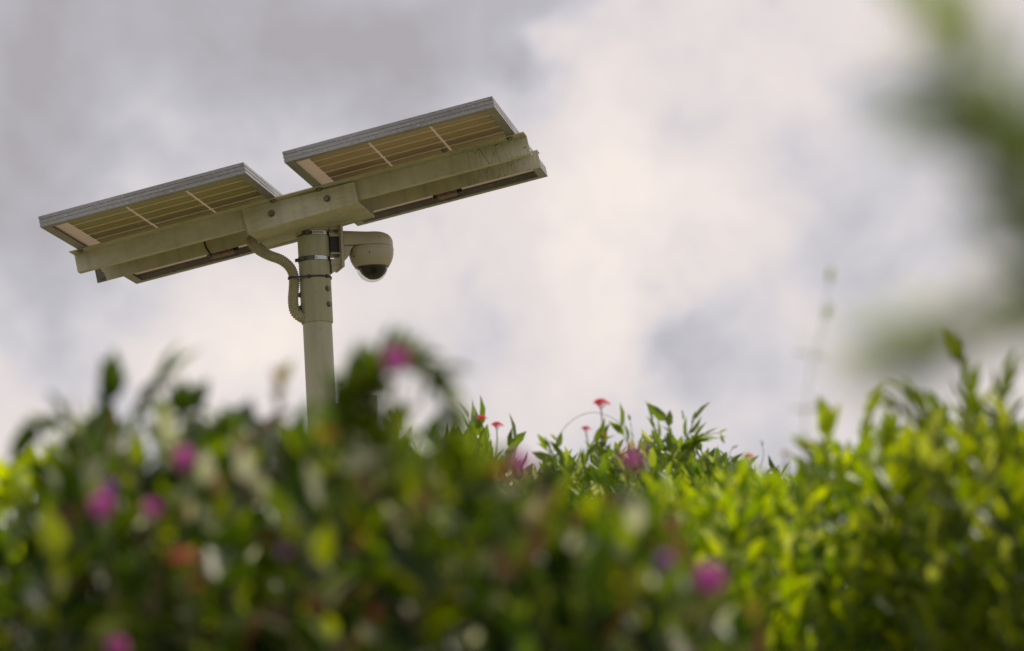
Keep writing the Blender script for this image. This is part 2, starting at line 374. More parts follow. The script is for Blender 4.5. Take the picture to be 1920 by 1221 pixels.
# bracket box under the beams (array coordinates): tapered front plate, floor, rear plate
def A(px, py, w):                                            # array l, n of a photo pixel on the plane at array depth w
    P = plane_hit(px, py, MA @ Vector((0, w, 0)), wa); q = MAI @ P; return q.x, q.z
WF, WR = -.105, .135                                         # front and rear plate
c = [A(464.2, 438.3, WF), A(671.7, 380, WF), A(664.2, 340.8, WF), A(453.3, 393.3, WF)]
print('plate', c)
lb, rb = c[0], c[1]
lt, rt = c[3], c[2]
b = MB()
n0, n1_ = .5 * (lb[1] + rb[1]), -.003
def platef(w0, w1):
    # extrusion with shallow grooves: profile in n, swept between left and right ends
    stops = [0, .16, .175, .40, .415, .80, .815, 1.0]
    v = []; f = []
    for side, (bt, tp) in enumerate(((lb, lt), (rb, rt))):
        for s_ in stops:
            l = bt[0] + (tp[0] - bt[0]) * s_; n = bt[1] + (min(tp[1], -.003) - bt[1]) * s_
            dd = .0012 if s_ in (.175, .415, .815) else 0
            v.append((l, w0 + dd, n)); v.append((l, w1, n))
    m = len(stops)
    for i in range(m - 1):
        a_, b_ = 2 * i, 2 * i + 2; A_, B_ = a_ + 2 * m, b_ + 2 * m
        f += [(a_, A_, B_, b_), (a_ + 1, b_ + 1, B_ + 1, A_ + 1), (a_, b_, b_ + 1, a_ + 1), (A_, A_ + 1, B_ + 1, B_)]
    f += [(0, 1, 2 * m + 1, 2 * m), (2 * m - 2, 4 * m - 2, 4 * m - 1, 2 * m - 1)]
    return v, f
v, f = platef(WF, WF + .004)
part('bracket_front_plate', mesh('bracket_front_plate', v, f, BEAM), pole, MA)
v, f = platef(WR - .004, WR)
v = [(x, w, n) for x, w, n in v]
part('bracket_rear_plate', mesh('bracket_rear_plate', v, f, BEAM), pole, MA)
t = .004
fl = MB(); fl.add([(lb[0] + .001, WF + .0045, lb[1] + .0005), (rb[0], WF + .0045, rb[1] + .0005), (rb[0], WR - .0045, rb[1] + .0005), (lb[0] + .001, WR - .0045, lb[1] + .0005),
                   (lb[0] + .001, WF + .0045, lb[1] + t), (rb[0], WF + .0045, rb[1] + t), (rb[0], WR - .0045, rb[1] + t), (lb[0] + .001, WR - .0045, lb[1] + t)],
                  [(3, 2, 1, 0), (4, 5, 6, 7), (0, 1, 5, 4), (1, 2, 6, 5), (2, 3, 7, 6), (3, 0, 4, 7)])
fl.build('bracket_floor', BEAM, pole, MA)
# beams: thin C-channels, webs facing front
def channel(w, sgn, l0, l1, h, fl_, name, lip=True):
    T = .0028; e = -.0008
    wf = w + sgn * fl_
    pr = [(w, e), (wf, e), (wf, e - T), (w - sgn * -T, e - T)]
    pts = [(w, e), (wf, e), (wf, e - T), (w + sgn * 0, e - T)]
    # C profile: top flange towards sgn, web at w, small bottom lip away from sgn
    if lip: prof = [(wf, e), (wf, e - T), (w, e - T), (w, e - h), (w - sgn * .030, e - h), (w - sgn * .030, e - h + T), (w - sgn * T, e - h + T), (w - sgn * T, e)]
    else: prof = [(w, e), (w, e - h), (w + T, e - h), (w + T, e - T), (w + fl_, e - T), (w + fl_, e)]
    b = MB(); b.prism(prof, 'x', l0, l1)
    return b.build(name, BEAM if lip else BEAMW, pole, MA)
xl = -(GAP / 2 + LP) - .028; xr = GAP / 2 + LP + .028
beam1 = channel(-.088, -1, xl, xr, .060, .055, 'support_beam')
beam2 = channel(.118, -1, xl, xr, .059, .045, 'support_beam', False)
# bolts through the front plate and flange bolts under the panel frames
for px, py in ((613, 372.5), (509, 400.5)):
    l, n = A(px, py, WF); hexbolt(pole, MA @ Vector((l, WF - .001, n)), -wa, .0082, .006)
def flange_hit(px, py):
    P = plane_hit(px, py, MA @ Vector((0, 0, -.0038)), na); return P
for px, py in ((597.5, 353.5), (511.5, 375.5), (833, 281), (150, 469.6), (955, 258.5)):
    P = flange_hit(px, py); hexbolt(pole, P, -na, .0085, .006)

# ---------------- solar panels
def frame_mesh():
    prof = [(0, 0), (0, .009), (.0015, .0095), (.0015, .0125), (0, .013), (0, .021), (.0015, .0215), (.0015, .0245), (0, .025), (0, .035), (.009, .035), (.009, .0338), (.002, .0338), (.002, .002), (.028, .002), (.028, 0)]
    n = len(prof); v = []; f = []
    for cx, cy in ((-1, -1), (1, -1), (1, 1), (-1, 1)):
        for d, z in prof: v.append((cx * (LP / 2 - d), cy * (WP / 2 - d), z))
    for s_ in range(4):
        t_ = (s_ + 1) % 4
        for i in range(n):
            j = (i + 1) % n; f.append((s_ * n + i, t_ * n + i, t_ * n + j, s_ * n + j))
    return mesh('frame', v, f, ALU)
FR = frame_mesh()
SHM = MB().box(-LP / 2 + .0025, LP / 2 - .0025, -WP / 2 + .0025, WP / 2 - .0025, .0292, .0330)
SHm = mesh('backsheet', SHM.v, SHM.f, SHEET)
ML, MR, MF = .052, .030, .041                                # blank margins of the sheet: left, right, front and rear
cw = (LP - ML - MR - 2 * .0075) / 3; ch = (WP - 2 * MF - 11 * .0055) / 12
CM = {}
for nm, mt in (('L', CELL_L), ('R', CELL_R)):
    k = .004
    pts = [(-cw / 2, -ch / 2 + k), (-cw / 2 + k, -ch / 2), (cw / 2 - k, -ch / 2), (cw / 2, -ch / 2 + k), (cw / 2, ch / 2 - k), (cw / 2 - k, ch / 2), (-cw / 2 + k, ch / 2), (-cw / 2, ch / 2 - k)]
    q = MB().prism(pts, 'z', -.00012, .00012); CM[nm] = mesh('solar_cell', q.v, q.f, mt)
for side, lab in ((-1, 'lower solar panel on the left arm of the pole, seen from below with olive cells'), (1, 'higher solar panel on the right of the pole, seen from below with cells tinted tan for warmer bounce light')):
    M = MA @ Matrix.Translation((side * (GAP / 2 + LP / 2), 0, 0))
    sp = thing('solar_panel', M, lab, 'solar panel', 'solar panels on the pole')
    part('frame', FR, sp, M); part('backsheet', SHm, sp, M)
    for r in range(12):
        for c_ in range(3):
            x = -LP / 2 + ML + cw / 2 + c_ * (cw + .0075); y = -WP / 2 + MF - .012 + ch / 2 + r * (ch + .0055)
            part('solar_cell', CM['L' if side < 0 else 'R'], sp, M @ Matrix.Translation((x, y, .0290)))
    # junction box behind the rear beam with its cable
    off = side * (GAP / 2 + LP / 2); j0, j1 = ((-.446, -.352) if side < 0 else (.352, .438)); j0 -= off; j1 -= off
    jb = MB().box(j0 + .008, j1 - .008, .415, .466, .0045, .0285); jo = bevel(jb.build('junction_box', JUNC, sp, M), .005, 2)
    for a_, b_ in ((j0 - .006, j0 + .010), (j1 - .010, j1 + .008)):
        jg = MB(); jg.tube([(a_, .44, .016), (b_, .44, .016)], .0075, 8); jg.build('cable_gland', BLACK, jo, M, True)
    if side < 0:
        cb = MB(); cb.tube(spline([(-.385 - off, .0, .020), (-.376 - off, .085, .002), (-.376 - off, .104, -.012), (-.375 - off, .107, -.038), (-.366 - off, .109, -.062), (-.368 - off, .14, -.069), (-.40 - off, .25, -.035), (-.44 - off, .38, .002), (-.452 - off, .44, .016)], 40), .0034, 6); cb.build('cable', BLACK, sp, M, True)

# ---------------- conduit, cable tie
cpts = [(468, 448, -.02), (474, 457, -.03), (486, 469, -.035), (505, 479, -.04), (528, 488, -.04), (544, 502, -.035), (551, 520, -.03), (551, 540, -.03), (549.5, 562, -.03), (552, 581, -.03), (560, 592, -.03), (572, 598, -.02), (578, 599, -.015)]
cp = [at(px, py, PY + dy) for px, py, dy in cpts]
n = 330; pts = spline(cp, n); rad = []
Lc = 0
for i, p in enumerate(pts):
    if i: Lc += (pts[i] - pts[i - 1]).length
    ph = (Lc / .0066) % 1
    rad.append(.0146 + .0034 * (0.5 - 0.5 * math.cos(2 * math.pi * ph)) ** .6)
cg = thing('cable_conduit', cp[0], 'ribbed olive conduit hose curving from the bracket into the side of the pole', 'conduit')
MB().tube(pts, rad, 14).build('hose', CONDUIT, cg, None, True)
tie = thing('cable_tie', Vector((PX, PY, zp(523))), 'thin black cable tie strapping the ribbed conduit to the pole', 'cable tie')
loop = []
zt = zp(523)
hc = at(551.5, 522, PY - .03)
hull = []
for k in range(64):
    a = 2 * math.pi * k / 64; d = Vector((math.cos(a), math.sin(a)))
    p1 = Vector((PX, PY)) + d * .0532; p2 = Vector((hc.x, hc.y)) + d * .0195
    hull.append(p1 if p1.dot(d) > p2.dot(d) else p2)
loop = [(p.x, p.y, zt) for p in hull] + [(hull[0].x, hull[0].y, zt)]
b = MB()
for (x, y, z), (x2, y2, z2) in zip(loop[:-1], loop[1:]):
    cx = (x + x2) / 2 - PX; cy = (y + y2) / 2 - PY; nn = Vector((y2 - y, -(x2 - x), 0)).normalized() * .0014
    a_, b_ = Vector((x, y, z)), Vector((x2, y2, z2)); up = Vector((0, 0, .0030))
    b.add([a_ - up, b_ - up, b_ + up, a_ + up, a_ - up + nn, b_ - up + nn, b_ + up + nn, a_ + up + nn], [(0, 1, 2, 3), (4, 7, 6, 5), (0, 4, 5, 1), (3, 2, 6, 7)])
b.build('strap', BLACK, tie)
for px in (580, 613.5):
    xx = at(px, 520, PY - .04).x - PX; yy = -math.sqrt(.054 ** 2 - xx * xx)
    q = MB().box(-.0045, .0045, -.003, .004, -.0055, .0055); M = Matrix.Translation((PX + xx, PY + yy, zt)) @ Matrix.Rotation(math.atan2(xx, -yy), 4, 'Z')
    bevel(q.build('tie_head', BLACK, tie, M), .001)

# ---------------- dome camera on its arm
AZ = R(18)
zc0 = zp(465)
def zq(y): return zp(y) - zc0
MC = Matrix.Translation((PX, PY, zc0)) @ Matrix.Rotation(AZ, 4, 'Z')
dc = thing('dome_camera', MC, 'cream dome security camera on a curved arm clamped to the right side of the pole', 'security camera')
RX = .193
zt_, zs_, zr_ = zq(437.5), zq(465), zq(501)
zu = zs_ + .0005
def arm():
    """plan outline widens from the wall plate into the round cap; the upper edge is rounded over"""
    n = 22; r0 = .0728; a0 = R(112); lev = [(0, zu), (0, zt_ - .030), (.0045, zt_ - .018), (.0125, zt_ - .009), (.0245, zt_ - .003), (.040, zt_ - .0003), (.060, zt_)]
    v = []; f = []
    for ins, z in lev:
        r_ = r0 - ins; k = ins * .9
        row = [(.0893, -.050 + k * .25, z)] + [(RX + r_ * math.cos(a0 - 2 * a0 * i / n), -r_ * math.sin(a0 - 2 * a0 * i / n), z) for i in range(n + 1)] + [(.0893, .050 - k * .25, z)]
        # straight sides keep their width so the top stays level from plate to cap
        v += row
    m = n + 3
    for a in range(len(lev) - 1):
        for i in range(m): f.append((a * m + i, a * m + (i + 1) % m, (a + 1) * m + (i + 1) % m, (a + 1) * m + i))
    f += [tuple(range(m - 1, -1, -1)), tuple((len(lev) - 1) * m + i for i in range(m))]
    return mesh('arm', v, f, CAMP, True)
am = part('arm', arm(), dc, MC)
am.modifiers.new('edges', 'EDGE_SPLIT').split_angle = R(50)
nk = MB(); nk.prism([(.0893, zu - .0004), (.128, zu - .0004), (.123, zq(467.5)), (.116, zq(471)), (.112, zq(476)), (.108, zq(483)), (.100, zq(489)), (.0893, zq(495))], 'y', -.043, .043)
bevel(nk.build('arm_neck', CAMP, dc, MC), .005, 3, 30)
hs = [(.0728, zs_ - .0004), (.0736, zs_ - .003), (.0738, zs_ - .010), (.0734, zs_ - .018), (.0720, zs_ - .028), (.0690, zs_ - .040), (.0645, zs_ - .050), (.0585, zr_ + .004), (.0552, zr_ - .001), (.0528, zr_ - .001), (.0520, zr_ + .004)]
hs = [(.0, zs_ + .0)] + hs
ho = MB().lathe(hs, 56, Matrix.Translation((RX, 0, 0))).build('housing', CAMP, dc, MC, True)
MB().lathe([(.0741, zs_ - .0095), (.0746, zs_ - .0105), (.0741, zs_ - .0115)], 56, Matrix.Translation((RX, 0, 0))).build('trim_line', CAMP, ho, MC, True)
def on_housing(dx, z, w, h, mat, name, r=.0742):
    ang = math.asin(dx / r); P = Vector((RX + r * math.sin(ang), -r * math.cos(ang), z))
    # undo the arm's turn so that dx is measured across the view
    M = MC @ Matrix.Translation((RX, 0, 0)) @ Matrix.Rotation(ang - AZ, 4, 'Z') @ Matrix.Translation((0, -r, z))
    pts = [(w * math.cos(a), h * math.sin(a)) for a in [2 * math.pi * k / 16 for k in range(16)]]
    return MB().prism(pts, 'y', -.0004, .0025).build(name, mat, ho, M)
on_housing(-.002, zq(479), .0024, .0070, ALUD, 'screw_slot', .0722)
o = on_housing(-.054, zq(483.5), .0045, .0022, BLACK, 'vent_mark', .0712)
dm = [(.0518 * math.cos(a), zr_ + .002 - .0518 * math.sin(a)) for a in [R(x) for x in range(0, 91, 5)]]
dm = [(max(r, .0), z) for r, z in dm][::-1]
MB().lathe(dm, 48, Matrix.Translation((RX, 0, 0))).build('clear_dome', DOME, dc, MC, True)
# camera module inside: shroud, eyeball, lens
im = MB()
im.lathe([(.0, zr_ + .006), (.0500, zr_ + .006), (.0495, zr_ - .001), (.0460, zr_ - .010), (.0390, zr_ - .021), (.0290, zr_ - .031), (.017, zr_ - .039), (.0, zr_ - .042)], 7, Matrix.Translation((RX + .004, -.002, 0)))
mo = im.build('camera_module', BLACK, dc, MC, True)
q = Vector((.45, -.55, -.72)).to_track_quat('Z', 'Y').to_matrix().to_4x4()
MB().lathe([(0, .030), (.011, .030), (.014, .028), (.016, .0)], 20, Matrix.Translation((RX + .004, 0, zr_ - .006)) @ q).build('lens_barrel', ALUD, mo, MC, True)
# mounting plate and stand-offs
pl = MB().box(.0795, .0893, -.050, .050, zq(506), zq(423)); mp_ = bevel(pl.build('mounting_plate', CAMP, dc, MC), .003, 2)
# gusset below the plate that returns to the pole
g = MB(); g.prism([(.050, zq(516)), (.0795, zq(504)), (.0795, zq(500)), (.050, zq(500))], 'y', -.030, .030); g.build('gusset', CAMP, mp_, MC)
for z1, z2 in ((424, 434), (442, 447), (477, 480), (489, 500)):
    MB().box(.048, .0800, -.033, .033, zq(z2), zq(z1)).build('stand_off', CAMP, mp_, MC)
MB().box(.050, .0790, -.024, .024, zq(478), zq(446)).build('recess_shade_block', BLACK, mp_, MC)  # solid black block stands in for shade in the hollow
def clamp(y, hgt, mat_label, bars, a0, a1, hs_px, tail):
    z = zp(y)
    M = Matrix.Translation((PX, PY, z))
    cl = MB().lathe([(.0516, -hgt), (.0530, -hgt), (.0530, hgt), (.0516, hgt)], 48).build('hose_clamp', STEEL, dc, M, True)
    cl.data.polygons.foreach_set('use_smooth', [False] * len(cl.data.polygons))
    # screw housing
    xx = at(hs_px, y, PY - .05).x - PX; xx = max(-.048, min(.048, xx)); an = math.asin(xx / .055)
    Mh = Matrix.Translation((PX, PY, z)) @ Matrix.Rotation(an, 4, 'Z') @ Matrix.Translation((0, -.056, 0))
    so = bevel(MB().box(-.013, .011, -.0045, .004, -.0068, .0068).build('screw_housing', STEEL, cl, Mh), .002)
    hexbolt(cl, Mh @ Vector((.006, -.0045, 0)), Mh.to_3x3() @ Vector((0, -1, 0)), .0042, .004, ALUD, 'clamp_screw')
    if tail: MB().box(-.030, -.012, -.002, .002, -.007, .004).build('band_tail', STEEL, cl, Mh)
    # label wrapped on the band; the lower clamp's carries a painted sky reflection
    v = []; f = []; m = 12
    x0 = at(a0, y, PY - .05).x - PX; x1 = at(a1, y, PY - .05).x - PX
    A0, A1 = math.asin(x0 / .0534), math.asin(max(-.99, min(.99, x1 / .0534)))
    for i in range(m + 1):
        a = A0 + (A1 - A0) * i / m
        for r, zz in ((.0531, -hgt * .86), (.0536, -hgt * .86), (.0536, hgt * .86), (.0531, hgt * .86)): v.append((r * math.sin(a), -r * math.cos(a), zz))
    for i in range(m):
        for k in range(4): f.append((i * 4 + k, i * 4 + (k + 1) % 4, i * 4 + 4 + (k + 1) % 4, i * 4 + 4 + k))
    f += [(0, 1, 2, 3), (m * 4 + 3, m * 4 + 2, m * 4 + 1, m * 4)]
    part('band_label', mesh('band_label', v, f, mat_label), cl, M)
    bb = MB()
    for s0, s1 in bars:
        a, a2 = A0 + (A1 - A0) * s0, A0 + (A1 - A0) * s1
        v = [(.05375 * math.sin(x), -.05375 * math.cos(x), zz) for zz in (-hgt * .5, hgt * .55) for x in (a, a2)]
        bb.add(v, [(0, 1, 3, 2)])
    part('barcode_bars', mesh('barcode_bars', bb.v, bb.f, INK), cl, M)
clamp(441.5, .0072, STICK, [(.05, .08), (.12, .17), (.20, .22), (.25, .29), (.32, .34), (.37, .42), (.45, .47), (.50, .55), (.58, .60), (.63, .69)], 586, 611.5, 574.5, False)
clamp(488.5, .0072, STICKB, [(.05, .08), (.12, .15)], 591, 613.5, 566, True)

# ---------------- equipment box lower on the pole
zb = zp(776)
pb = at(652, 771, PY)
eb = thing('equipment_box', Vector((pb.x, PY, zb - .30)), 'pale olive equipment box with a sloped hood on the pole, half hidden by blurred flowers', 'equipment box')
hx = KP
Mx = Matrix.Translation((pb.x + .028, PY + .01, zb)) @ Matrix.Rotation(R(42), 4, 'Z')
s_ = .047
bevel(MB().box(-s_, s_, -s_, s_, -.32, -.001).build('cabinet', BOXP, eb, Mx), .004)
hd = [(-s_ - .003, -.004), (s_ + .003, -.004), (s_ + .003, .020), (s_ - .006, .030), (-s_ + .016, .052), (-s_ - .003, .053)]
bevel(MB().prism([(-y, z) for y, z in hd][::-1] if False else hd, 'x', -s_ - .003, s_ + .003).build('hood', BOXP, eb, Mx @ Matrix.Rotation(R(0), 4, 'Z')), .004)
MB().box(-.012, .012, -.004, .004, -.20, -.16).build('door_latch', BLACK, eb, Mx @ Matrix.Translation((0, -s_ - .003, 0)))
for dz in (-.15, -.27):
    MB().lathe([(.0478, dz - .008), (.0490, dz - .008), (.0490, dz + .008), (.0478, dz + .008)], 32).build('mounting_strap', STEEL, eb, Matrix.Translation((PX, PY, zb)))
    MB().box(.046, pb.x - PX + .02, -.012, .012, dz - .01, dz + .01).build('mounting_bracket', BOXP, eb, Matrix.Translation((PX, PY, zb)))

# ------------------------------------------------------------------ plants
LEAFV = np.array([(0, 0, 0), (-.5, .22, .05), (0, .25, -.02), (.5, .22, .05), (-.44, .60, .03), (0, .62, -.05), (.44, .60, .03), (0, 1, -.10)], float)
LEAFF = np.array([(0, 2, 1), (0, 3, 2), (1, 2, 5), (1, 5, 4), (2, 3, 6), (2, 6, 5), (4, 5, 7), (5, 6, 7)])
def leafmesh(mat, wr):
    v = LEAFV * (wr, 1, 1); me = mesh('leaf', v, [tuple(int(i) for i in t) for t in LEAFF], mat, True); return me
def basis(d, nn):
    d = d / np.linalg.norm(d, axis=1, keepdims=True)
    x = np.cross(d, nn); x /= np.linalg.norm(x, axis=1, keepdims=True) + 1e-9
    return x, d, np.cross(x, d)
class Plant:
    def __init__(s, name, base, label, cat, pal, wr, llen, group=None):
        s.root = thing(name, Vector(base), label, cat, group); s.base = np.array(base, float)
        s.pal = pal; s.wr = wr; s.ll = llen; s.P = []; s.D = []; s.Nn = []; s.L = []; s.T = []; s.stem = MB(); s.force = []
    def leaf(s, p, d, nn, ln, tint, force=False):
        if force: s.force.append(len(s.P))
        s.P.append(p); s.D.append(d); s.Nn.append(nn); s.L.append(ln); s.T.append(tint)
    def shoot(s, pts, n_leaf, start=.45, spread=.9, up=.25, r0=.004, r1=.0012, lmul=1.0, tmul=None, force=False, seg=3, tint=None):
        pts = [Vector(p) for p in pts]; k = max(5, len(pts) * 2); c = spline(pts, k) if len(pts) > 2 else [pts[0].lerp(pts[1], i / (k - 1)) for i in range(k)]
        s.stem.tube(c, [r0 + (r1 - r0) * i / (k - 1) for i in range(k)], seg, False)
        ph = rng.random() * 6.28
        for i in range(n_leaf):
            t = start + (1 - start) * (i + rng.random() * .5) / n_leaf; t = min(t, .999); q = t * (k - 1); j = int(q); p = c[j].lerp(c[j + 1], q - j); tg = (c[j + 1] - c[j]).normalized()
            ph += 2.4 + rng.random() * .5
            o = tg.orthogonal().normalized(); sd_ = o * math.cos(ph) + tg.cross(o) * math.sin(ph)
            a = spread * (1.1 - .45 * (t - start) / (1 - start)) * (.75 + .5 * rng.random())
            d = tg * math.cos(a) + sd_ * math.sin(a) + Vector(((rng.random() - .5) * .3, (rng.random() - .5) * .3, up * (rng.random() - .35)))
            nn = Vector(((rng.random() - .5) * .9, (rng.random() - .5) * .9, 1)).normalized()
            if rng.random() < .35: nn = (nn + sd_ * .8).normalized()
            ln = s.ll * lmul * (.42 + .95 * rng.random())
            tt = rng.random() if tint is None else min(1, max(0, tint + (rng.random() - .5) * .2))
            s.leaf(tuple(p), tuple(d), tuple(nn), ln, tt, force)
    def fill(s, prof, y0, y1, spacing, n_leaf, low=.12, jag=.10, leaf_len=.42, topleaf=True, tilt=.25, front=.12):
        """shoots over a bed: prof = [(px,py)...] outline in the photograph at the bed's middle distance"""
        ym = .5 * (y0 + y1); pr = [at(px, py, ym) for px, py in prof]; xs = [p.x for p in pr]; zs2 = [p.z for p in pr]
        x = xs[0]; nx = int((xs[-1] - xs[0]) / spacing); ny = max(2, int((y1 - y0) / spacing))
        for i in range(nx):
            for j in range(ny):
                x = xs[0] + (i + rng.random()) * spacing; y = y0 + (j + rng.random()) * spacing
                e = abs(y - ym) / (.5 * (y1 - y0)); sc = y / ym
                H = (np.interp(x / sc, xs, zs2) - CAM.z) * sc + CAM.z
                if sc > 1: H = min(H, (np.interp(x, xs, zs2)))
                H -= front * e ** 2.5
                H -= jag * rng.random() ** 1.6
                if rng.random() < .35: H -= rng.random() * .30
                dx, dy = (rng.random() - .5) * 2 * tilt, (rng.random() - .5) * 2 * tilt
                bz = low * rng.random()
                b0 = (x - dx * .6, y - dy * .5, bz); m1 = (x - dx * .2 + (rng.random() - .5) * .05, y - dy * .15, bz + (H - bz) * .6)
                st = 1 - min(.95, leaf_len / max(.2, H))
                s.shoot([b0, m1, (x, y, H)], n_leaf, st)
                if rng.random() < .5: s.shoot([m1, ((m1[0] + x) / 2 + (rng.random() - .5) * .18, (m1[1] + y) / 2 + (rng.random() - .5) * .18, bz + (H - bz) * (.72 + .1 * rng.random()))], n_leaf // 2, .1)
                s.shoot([b0, m1], max(4, n_leaf // 3), .15, lmul=1.1)
    def flower(s, px, py, y, kind, r, mat, stalk=.12, stalk_dir=None, label=None):
        C_ = at(px, py, y); v = MB()
        if kind == 'globe':
            g = 70
            for i in range(g):
                zz = 1 - 2 * (i + .5) / g; a = i * 2.39996; q = math.sqrt(1 - zz * zz); d = Vector((q * math.cos(a), q * math.sin(a), zz * 1.05))
                u = d.orthogonal().normalized(); w = d.cross(u); h = r * .30
                v.add([C_ + d * r * .55 + u * h, C_ + d * r * .55 - u * h * .5 + w * h, C_ + d * r * .55 - u * h * .5 - w * h, C_ + d * r * (1 + .12 * random.random())], [(0, 1, 3), (1, 2, 3), (2, 0, 3)])
        else:                                                # cluster of small five-petalled flowers
            for i in range(9):
                a = i * 2.4; rr = r * .62 * math.sqrt(i / 9); c0 = C_ + Vector((rr * math.cos(a), rr * math.sin(a), r * .30 * (1 - i / 9)))
                ax = (Vector((rr * math.cos(a), rr * math.sin(a), r * .8))).normalized(); u = ax.orthogonal().normalized(); w = ax.cross(u)
                for k in range(5):
                    b_ = k * 1.2566 + i; d = u * math.cos(b_) + w * math.sin(b_); e = ax.cross(d); L_ = r * .42
                    v.add([c0, c0 + d * L_ * .6 + e * L_ * .33 + ax * L_ * .1, c0 + d * L_, c0 + d * L_ * .6 - e * L_ * .33 + ax * L_ * .1], [(0, 1, 2, 3)])
                v.add([c0, c0 + u * r * .07, c0 + w * r * .07, C_ - Vector((0, 0, r * .6))], [(0, 1, 3), (1, 2, 3), (2, 0, 3)])
        fo = v.build('flower', mat, s.root, Matrix.Identity(4) if False else None)
        if label: fo['label'] = label
        dn = Vector(stalk_dir) if stalk_dir else Vector(((random.random() - .5) * .25, .15, -1))
        E_ = C_ + dn.normalized() * stalk
        st = MB().tube(spline([C_ - Vector((0, 0, r * .4)), C_.lerp(E_, .5) + Vector((.004, 0, 0)), E_], 6), .0011 if r < .013 else .0016, 5)
        WMf = WM[fo.name]
        so = part('flower_stalk', mesh('flower_stalk', st.v, st.f, STEM, True), fo)
        # two small leaves below the head
        if kind == 'globe':
            for sg_ in (-1, 1): s.leaf(tuple(C_ - Vector((0, 0, r * .8))), (sg_, .2 * random.random(), .25), (-.2 * sg_, 0, 1), s.ll * .7, .4, True)
    def finish(s, K=80):
        P, D, Nn, Ln, T = (np.array(a, float) for a in (s.P, s.D, s.Nn, s.L, s.T))
        X, Y, Z = basis(D, Nn)
        v = RC.transposed(); V = (P - np.array(CAM)) @ np.array(v).T
        px = CX + F * V[:, 0] / -V[:, 2]; py = CY - F * V[:, 1] / -V[:, 2]
        inv = (px > -40) & (px < 1960) & (py > -60) & (py < 1260)
        sel = set(s.force); binw = 12; 
        bins = (px // binw).astype(int); order = np.argsort(py)
        cnt = {}
        for i in order:
            if not inv[i]: continue
            c = cnt.get(bins[i], 0)
            if c < 2: cnt[bins[i]] = c + 1; sel.add(int(i))
            if len(sel) >= K * .7 + len(s.force): break
        near = np.argsort(-V[:, 2]); 
        for i in near:
            if len(sel) >= K + len(s.force): break
            if inv[i]: sel.add(int(i))
        me = leafmesh(PAL[s.pal][1], s.wr)
        mask = np.ones(len(P), bool)
        bz = np.array(WM[s.root.name].translation)
        for i in sorted(sel):
            mask[i] = False
            M = Matrix.Identity(4)
            for r in range(3): M[r][0] = X[i][r] * Ln[i]; M[r][1] = Y[i][r] * Ln[i]; M[r][2] = Z[i][r] * Ln[i]; M[r][3] = P[i][r]
            o = part('leaf', me, s.root, M); o['tint'] = float(T[i])
        P, X, Y, Z, Ln, T = P[mask], X[mask], Y[mask], Z[mask], Ln[mask], T[mask]; n = len(P)
        lv = LEAFV * (s.wr, 1, 1)
        co = P[:, None, :] - bz + Ln[:, None, None] * (lv[None, :, 0:1] * X[:, None] + lv[None, :, 1:2] * Y[:, None] + lv[None, :, 2:3] * Z[:, None])
        fa = (LEAFF[None] + (np.arange(n) * 8)[:, None, None]).reshape(-1, 3)
        m = bpy.data.meshes.new('foliage'); m.vertices.add(n * 8); m.vertices.foreach_set('co', co.reshape(-1))
        m.loops.add(len(fa) * 3); m.loops.foreach_set('vertex_index', fa.reshape(-1).astype(np.int32))
        m.polygons.add(len(fa)); m.polygons.foreach_set('loop_start', np.arange(0, len(fa) * 3, 3, dtype=np.int32)); m.polygons.foreach_set('use_smooth', np.ones(len(fa), bool))
        m.update(calc_edges=True); m.materials.append(PAL[s.pal][0])
        at_ = m.attributes.new('tint', 'FLOAT', 'POINT'); at_.data.foreach_set('value', np.repeat(T, 8).astype(np.float32))
        tag(link(bpy.data.objects.new('foliage', m), s.root, WM[s.root.name].copy()), kind='stuff')
        st = part('branches', mesh('branches', s.stem.v, s.stem.f, STEM, True), s.root); st['kind'] = 'stuff'
        print(s.root.name, 'leaves', n, 'single', len(sel))

def base_at(px, y): p = at(px, 1100, y); return (p.x, y, 0)

# near left flowering shrub, strongly out of focus
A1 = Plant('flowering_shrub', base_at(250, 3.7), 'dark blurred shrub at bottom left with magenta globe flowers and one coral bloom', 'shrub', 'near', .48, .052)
A1.fill([(-1100, 1150), (-400, 1080), (-40, 1010), (50, 960), (95, 880), (115, 815), (150, 778), (200, 762), (260, 770), (320, 760), (360, 770), (420, 790), (500, 778), (560, 805), (650, 815)], 3.3, 4.2, .060, 27, front=.10, jag=.07)
Y = 3.4
A1.shoot([at(180, 900, Y), at(130, 790, Y), at(55, 800, Y)], 10, .4, lmul=.85, force=True, tint=.35)
A1.shoot([at(190, 900, Y), at(195, 780, Y), at(210, 735, Y)], 10, .4, .5, lmul=.85, force=True, tint=.3)
A1.shoot([at(230, 880, Y), at(260, 780, Y), at(305, 715, Y)], 9, .4, .4, lmul=.95, force=True, tint=.4)
A1.shoot([at(350, 880, Y), at(345, 800, Y), at(345, 760, Y)], 9, .3, .8, lmul=.85, force=True, tint=.35)
A1.shoot([at(480, 880, Y), at(450, 800, Y), at(405, 790, Y)], 9, .3, .8, lmul=.85, force=True, tint=.35)
A1.shoot([at(520, 880, Y), at(525, 780, Y), at(522, 705, Y)], 5, .6, .6, lmul=.6, force=True, tint=.89)
A1.flower(345, 862, 3.24, 'globe', .0140, PINK, .2); A1.flower(192, 950, 3.22, 'globe', .0145, PINK, .2); A1.flower(205, 915, 3.24, 'globe', .010, PURP, .2)
A1.flower(285, 955, 3.24, 'globe', .011, PINK, .2); A1.flower(220, 1215, 3.22, 'globe', .012, PINK, .15); A1.flower(530, 1035, 3.24, 'globe', .009, PURP, .15)
A1.flower(340, 1045, 3.1, 'cluster', .022, CORAL, .18, label='coral red bloom'); A1.flower(365, 1095, 3.1, 'cluster', .012, ORNG, .18, label='orange bloom')
